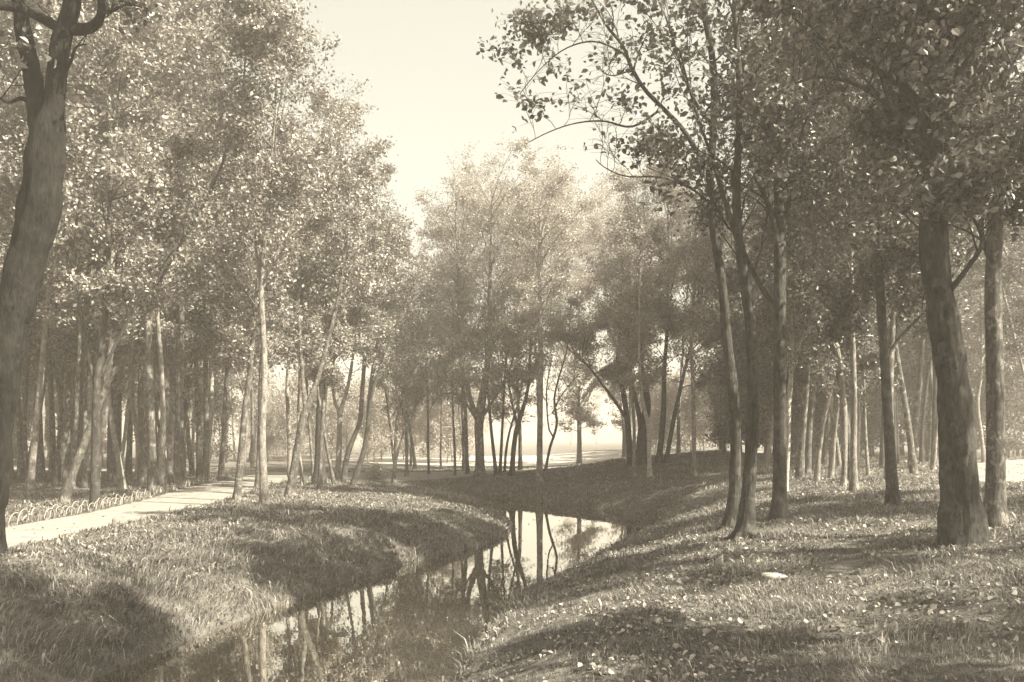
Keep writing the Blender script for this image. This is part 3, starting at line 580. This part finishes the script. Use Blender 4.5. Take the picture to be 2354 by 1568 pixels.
wood(44, lambda r: polar(r, -250, 600, 55, 90), 2.2, far_p, 'distant tree deep in the wood beyond the winding path', 'far trees of the left wood', seed=32)
wood(4, lambda r: polar(r, 900, 1080, 56, 68), 2.2, near_p, 'tree behind the cross path beside the meadow', 'trees behind the cross path', (.75, .9), seed=33)
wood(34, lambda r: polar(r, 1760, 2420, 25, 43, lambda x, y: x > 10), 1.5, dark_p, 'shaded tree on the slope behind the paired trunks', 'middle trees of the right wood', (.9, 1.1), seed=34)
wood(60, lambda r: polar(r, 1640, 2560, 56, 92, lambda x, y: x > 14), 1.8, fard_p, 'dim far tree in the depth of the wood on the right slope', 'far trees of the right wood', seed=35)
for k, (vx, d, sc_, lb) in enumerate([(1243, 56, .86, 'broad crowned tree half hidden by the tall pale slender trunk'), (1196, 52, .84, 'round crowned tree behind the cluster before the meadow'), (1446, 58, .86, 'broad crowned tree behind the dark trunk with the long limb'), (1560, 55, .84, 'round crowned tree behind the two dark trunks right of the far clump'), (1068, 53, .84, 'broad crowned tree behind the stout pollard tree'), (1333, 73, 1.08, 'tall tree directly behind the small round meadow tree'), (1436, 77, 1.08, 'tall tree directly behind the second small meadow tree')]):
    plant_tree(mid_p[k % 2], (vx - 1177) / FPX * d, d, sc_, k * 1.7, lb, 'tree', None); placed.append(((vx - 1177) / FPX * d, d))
for k, (x, y, sc_) in enumerate([(7.6, 6.4, 1.1), (10.5, 2.0, 1.15), (14.5, 8.0, 1.1)]):  # trees added past the right edge to throw shade to the left
    plant_tree(near_p[[0, 2, 4][k]], x, y, sc_, k * 2.1, ADJ[id(near_p[[0, 2, 4][k]])] + ' shade tree added beside the giant trunk, overhanging the near slope', 'tree', 'added shade trees overhanging the near slope'); placed.append((x, y))
wood(9, lambda r: (r.uniform(14, 34), r.uniform(-10, 18)), 4.5, near_p, 'tree on the slope off to the right of the giant trunk', 'trees beside the giant trunk', seed=37, pm=.3)
wood(8, lambda r: (r.uniform(-30, -15), r.uniform(4, 30)), 3.6, near_p, 'tree left of the winding path near the huge forked tree', 'trees left of the path', seed=38, pm=.3)

def mass(name, label, cat, n, region, dmin, protos, sc, seed):
    """many copies merged into one mesh: woods and thickets nobody could count"""
    r = random.Random(seed); Vs = []; Fi = []; Lt = []; Mi = []; To = []; off = 0; k = 0
    data = []
    for tm, cm in protos:
        for me, mi in ((tm, 0), (cm, 1)):
            v = np.empty(len(me.vertices) * 3, np.float32); me.vertices.foreach_get('co', v)
            f = np.empty(len(me.loops), np.int32); me.loops.foreach_get('vertex_index', f)
            l = np.empty(len(me.polygons), np.int32); me.polygons.foreach_get('loop_total', l)
            to = np.zeros(len(l), np.float32)
            if 'tone' in me.attributes: me.attributes['tone'].data.foreach_get('value', to)
            data.append((v.reshape(-1, 3), f, l, mi, to))
    for _ in range(5000):
        if k >= n: break
        p = region(r)
        if p is None or not ok(p[0], p[1], dmin): continue
        placed.append(p); k += 1; j = r.randrange(len(protos)); a = r.uniform(0, 6.28); q = r.uniform(*sc); h = hz(*p)
        M = np.array([[math.cos(a), -math.sin(a), 0], [math.sin(a), math.cos(a), 0], [0, 0, 1]]) * q
        for v, f, l, mi, to in data[2 * j:2 * j + 2]:
            Vs.append(v @ M.T + np.array([p[0], p[1], h])); Fi.append(f + off); Lt.append(l); Mi.append(np.full(len(l), mi, np.int32)); To.append(to); off += len(v)
    me = make_mesh(name, np.concatenate(Vs), np.concatenate(Fi), np.concatenate(Lt), protos[0][0].materials[0], False, {'tone': ('FACE', np.concatenate(To))})
    me.materials.append(protos[0][1].materials[0]); me.polygons.foreach_set('material_index', np.concatenate(Mi)); me.update()
    tag(obj(name, me), label, cat, kind='stuff')
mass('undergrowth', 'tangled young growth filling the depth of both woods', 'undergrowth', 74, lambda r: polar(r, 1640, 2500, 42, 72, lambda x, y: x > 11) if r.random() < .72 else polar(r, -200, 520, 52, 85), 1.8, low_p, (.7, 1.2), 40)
mass('thicket', 'low distant thicket closing the gaps between the trunks beyond the cross path', 'thicket', 64, lambda r: polar(r, 560, 1085, 72, 125) if r.random() < .7 else polar(r, 1465, 1680, 68, 110), 1.5, [far_low], (.6, 1.1), 43)
mass('far_off_wood', 'pale line of woodland far beyond the meadow', 'woodland', 46, lambda r: polar(r, 300, 2200, 210, 320), 4.0, [far_p[0], far_p[1]], (.7, 1.0), 36)

# ------------------------------------------------------------------ bush, undergrowth
def bush(x, y, label, w, h, nleaf, L, seed, lm=M_leaf, name='bush', cat='bush', group=None):
    r = np.random.default_rng(seed); z = hz(x, y); e = empty(name, (x, y, z)); st = []
    for k in range(16):
        a = r.uniform(0, 6.28); d = np.array([math.cos(a), math.sin(a), r.uniform(.5, 1.6)])
        st.append(grow(r, np.array([r.normal(0, .08), r.normal(0, .08), -.05]), d, h * r.uniform(.7, 1.2), 6, .15, -.03) * np.array([w, w, 1]))
    polys = [(P, np.linspace(.014, .004, len(P)), 4, 0) for P in st]
    obj('stems', tube_mesh('stems', polys, M_bark), e)
    A = np.concatenate([P[2:] for P in st]); obj('foliage', leaf_mesh('foliage', scatter_leaves(r, A, nleaf, .15), L, lm, r=r), e)
    return tag(e, label, cat, group)
x, y, _ = at(862, 1104); bush(x, y, 'low leafy bush at the foot of the arching dark stem', 1.0, .95, 3500, .09, 3)
x, y, _ = at(70, 1300)

# ------------------------------------------------------------------ hoop fence along the path
P, hw = PATHS[0]
T = norm(np.gradient(P, axis=0)); N = np.stack([-T[:, 1], T[:, 0]], 1); ww = np.interp(np.arange(len(P)) / 4., np.arange(len(hw)), hw)
E = P + N * (ww + .12)[:, None]; E = E[(E[:, 1] > 14.5) & (E[:, 1] < 46)]
Ec = resample(E, 100)
fe = empty('hoop_fence', (Ec[0, 0], Ec[0, 1], hz(*Ec[0]))); tag(fe, 'low fence of overlapping bent willow hoops edging the pale path', 'fence')
fr = random.Random(4)
O = np.array(fe.location)
for i in range(0, 98):
    if fr.random() < .07: continue
    a = Ec[i]; b = Ec[min(i + 2, 99)]; t_ = (b - a); t_ = t_ / (np.linalg.norm(t_) + 1e-9)
    c0 = (a + b) / 2; half = .25 + fr.uniform(-.05, .05); hh = .32 + fr.uniform(-.11, .06); sk = fr.uniform(-.12, .12)
    nn = np.array([-t_[1], t_[0]]); off = (.012 if i % 2 else -.012)
    pts = []
    for k in range(13):
        u = math.pi * k / 12; s = -math.cos(u) * half
        q = c0 + t_ * (s + sk * math.sin(u)) + nn * (off + fr.uniform(-.004, .004)); pts.append((q[0], q[1], math.sin(u) ** .75 * hh))
    pts = np.array(pts); pts[:, 2] += hz(*c0) - .04
    obj('hoop', tube_mesh('hoop', [(pts - O, np.full(13, .0115), 5, 0)], M_hoop), fe)

# ------------------------------------------------------------------ sun fleck on the ground, modelled as a flat pale slab
def sunfleck(vx, vy, sx, sy, sz, label, seed, rz=0.):
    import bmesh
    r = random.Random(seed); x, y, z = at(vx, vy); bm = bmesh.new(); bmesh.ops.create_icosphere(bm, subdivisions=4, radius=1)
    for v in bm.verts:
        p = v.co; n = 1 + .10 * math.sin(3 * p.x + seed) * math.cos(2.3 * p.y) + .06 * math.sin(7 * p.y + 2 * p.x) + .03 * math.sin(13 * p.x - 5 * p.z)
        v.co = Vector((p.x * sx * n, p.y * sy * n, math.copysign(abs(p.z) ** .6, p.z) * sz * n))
    me = bpy.data.meshes.new('sunfleck'); bm.to_mesh(me); bm.free(); me.materials.append(M_sunfleck)
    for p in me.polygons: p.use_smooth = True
    o = obj('sunfleck', me, loc=(x, y, z + sz * .35)); o.rotation_euler = (.06, .05, rz); tag(o, label, 'sunfleck')
sunfleck(1785, 1326, .20, .15, .035, 'sun fleck made as a flat pale slab in the leaf strewn grass below the paired trees', 3, .2)

# ------------------------------------------------------------------ grass and fallen leaves
def polar_points(n, d0, d1, pw, half=42):
    u = rng.random(n); d = (d0 ** pw + u * (d1 ** pw - d0 ** pw)) ** (1 / pw)
    a = np.radians(rng.uniform(-half, half, n)); return d * np.sin(a), d * np.cos(a), d
def grass():
    n = 520000
    x, y, d = polar_points(n, 4.5, 60, .75)
    s, _ = seg_dist(x, y, SP, True); pm = path_mask(x, y)
    patch = .5 + .5 * np.sin(x * 1.3 + 2 * np.sin(y * .6)) * np.sin(y * .9 + 1.2 * np.sin(x * .7)) + rng.normal(0, .25, n)
    left = (x < np.interp(y, [0, 12, 20, 29, 44], [-4.5, -3, -1, 2, -2]))
    k = (s > .01) & (pm > .0) & ((patch > .25) | left)
    x, y, d, s, pm, patch, left = (q[k] for q in (x, y, d, s, pm, patch, left)); n = len(x)
    z = height(x, y) - .01
    longg = left * sstep(30, 14, y) * sstep(.0, .5, s)
    H = (.06 + .06 * rng.random(n) + .08 * longg * rng.random(n) ** .7 * sstep(.1, 2.5, pm)) * (1 + .5 * (patch > .8))
    H = H * (1 + .8 * np.exp(-((s - .1) / .25) ** 2)) * np.where((pm < .25) & (rng.random(n) < .15), 1.8, 1)
    wd = np.maximum(.008, .0010 * d) * rng.uniform(.7, 1.4, n)
    a = rng.uniform(0, 2 * np.pi, n); ln = np.stack([np.cos(a), np.sin(a)], 1) * rng.uniform(.3, 1.5, n)[:, None]; ln[:, 0] += .5 * np.sin(x * 1.9 + 1.3 * np.sin(y * 1.7)); ln[:, 1] += .5 * np.sin(y * 2.3 + x * .8)
    H_ = .75 + .45 * np.sin(x * 2.7 + 2 * np.sin(y * 1.9)) * np.sin(y * 2.2 + 1.7 * np.sin(x * 1.4)); H = H * H_
    ln[:, 0] += .35 * longg; side = np.stack([np.sin(a), -np.cos(a)], 1) * 1.0
    B = np.stack([x, y, z], 1); Sd = np.concatenate([side * wd[:, None] * .5, np.zeros((n, 1))], 1)
    L3 = np.concatenate([ln, np.zeros((n, 1))], 1)
    M1 = B + L3 * (H * .28)[:, None] + np.array([0, 0, 1]) * (H * .62)[:, None]
    T1 = B + L3 * (H * .95)[:, None] + np.array([0, 0, 1]) * (H * .88)[:, None]
    v = np.stack([B - Sd, B + Sd, M1 - Sd * .8, M1 + Sd * .8, T1], 1).reshape(-1, 3)
    b = (np.arange(n) * 5)[:, None]
    f = np.concatenate([b + np.array([0, 1, 3, 2]), b + np.array([2, 3, 4])], 1).ravel()
    lt = np.tile([4, 3], n)
    tone = np.clip(rng.random(n) ** 2.2 * .9 + .25 * (patch > .7), 0, 1)
    me = make_mesh('grass', v, f, lt, M_grass, False, {'tone': ('FACE', np.repeat(tone, 2))})
    tag(obj('grass', me), kind='stuff', label='rough grass covering both banks', cat='grass')
grass()
def weeds():
    r = np.random.default_rng(77); nc = 5200
    x, y, d = polar_points(nc, 5, 34, .9)
    s, _ = seg_dist(x, y, SP, True); pm = path_mask(x, y)
    left = x < np.interp(y, [0, 12, 20, 29, 44], [-4.5, -3, -1, 2, -2])
    k = (s > .05) & (pm > .25) & (left | (s < .5) & (r.random(nc) < .6) | ((r.random(nc) < .1) & (d > 11))) & (np.sin(x * 1.1 + np.sin(y)) * np.sin(y * .8) + r.normal(0, .5, nc) > -.2)
    x, y = x[k], y[k]; m = 7; n = len(x) * m
    X = np.repeat(x, m) + r.normal(0, .05, n); Y = np.repeat(y, m) + r.normal(0, .05, n); Z = height(X, Y) - .01
    a = r.uniform(0, 2 * np.pi, n); L = np.repeat(r.uniform(.09, .24, len(x)), m) * r.uniform(.6, 1.2, n)
    dr = np.stack([np.cos(a), np.sin(a), np.zeros(n)], 1); dr[:, 0] += .3; sd_ = np.stack([-np.sin(a), np.cos(a), np.zeros(n)], 1); up = np.array([0, 0, 1.])
    B = np.stack([X, Y, Z], 1); w = (r.uniform(.007, .015, n) + .0003 * Y)[:, None]; Lc = L[:, None]
    P1 = B + dr * Lc * .22 + up * Lc * .5; P2 = B + dr * Lc * .58 + up * Lc * .66; P3 = B + dr * Lc * 1.0 + up * Lc * r.uniform(.2, .6, (n, 1))
    v = np.stack([B - sd_ * w * .5, B + sd_ * w * .5, P1 - sd_ * w, P1 + sd_ * w, P2 - sd_ * w * .8, P2 + sd_ * w * .8, P3], 1).reshape(-1, 3)
    b = (np.arange(n) * 7)[:, None]
    f = np.concatenate([b + np.array([0, 1, 3, 2]), b + np.array([2, 3, 5, 4]), b + np.array([4, 5, 6])], 1).ravel()
    me = make_mesh('rank_weeds', v, f, np.tile([4, 4, 3], n), M_grass, False, {'tone': ('FACE', np.repeat(np.clip(r.random(n) ** 1.5 + .1, 0, 1), 3))})
    tag(obj('rank_weeds', me), kind='stuff', label='long bent blades growing in tufts along the banks', cat='weeds')
weeds()
def litter():
    n = 130000
    x, y, d = polar_points(n, 4.5, 46, .95)
    s, _ = seg_dist(x, y, SP, True); pm = path_mask(x, y)
    right = x > np.interp(y, [0, 12, 20, 29, 44], [-4.5, -3, -1, 2, -2])
    pr = np.where(right, .8, .22) * np.where(pm < 0, .3, 1) * (.55 + .6 * np.sin(x * 1.7 + 2 * np.sin(y)) * np.sin(y * 1.3 + x * .4))
    k = (s > -.02) & (rng.random(n) < pr); x, y, d = x[k], y[k], d[k]; n = len(x)
    z = height(x, y) + rng.uniform(.012, .05, n) * np.where(path_mask(x, y) < 0, .4, 1) + np.where(path_mask(x, y) < 0, .055, 0)
    n2 = 9000; x2, y2, d2 = polar_points(n2, 5, 44, 1.0); s2, _ = seg_dist(x2, y2, SP, True)
    k2 = (s2 < -.02) & (rng.random(n2) < .04 + .5 * np.exp(s2 / .25)); F3 = np.stack([x2[k2], y2[k2], np.full(k2.sum(), -.992)], 1)
    me = leaf_mesh('fallen_leaves', np.concatenate([np.stack([x, y, z], 1), F3]), rng.choice([.03, .04, .05, .07], n + len(F3)), M_litter, True, 1.2, asp=.8)
    tag(obj('fallen_leaves', me), kind='stuff', label='dry fallen leaves strewn over grass and path', cat='fallen leaves')
litter()

# ------------------------------------------------------------------ haze
m = bpy.data.materials.new('thin_mist'); m.use_nodes = True; t = m.node_tree; t.nodes.clear()
o_ = t.nodes.new('ShaderNodeOutputMaterial'); pv = t.nodes.new('ShaderNodeVolumePrincipled')
pv.inputs['Color'].default_value = (1.0, .90, .83, 1); pv.inputs['Density'].default_value = HAZE; pv.inputs['Anisotropy'].default_value = .3
t.links.new(pv.outputs[0], o_.inputs['Volume'])
x0, x1, y0, y1, z0, z1 = -500, 500, -80, 640, -3.2, 25
V = [(a, b, c_) for c_ in (z0, z1) for b in (y0, y1) for a in (x0, x1)]
F = [(0, 2, 3, 1), (4, 5, 7, 6), (0, 1, 5, 4), (2, 6, 7, 3), (0, 4, 6, 2), (1, 3, 7, 5)]
hzo = obj('haze', make_mesh('haze', V, np.array(F).ravel(), np.full(6, 4), m)); tag(hzo, kind='stuff', label='pale mist thickening over the distant meadow', cat='haze')
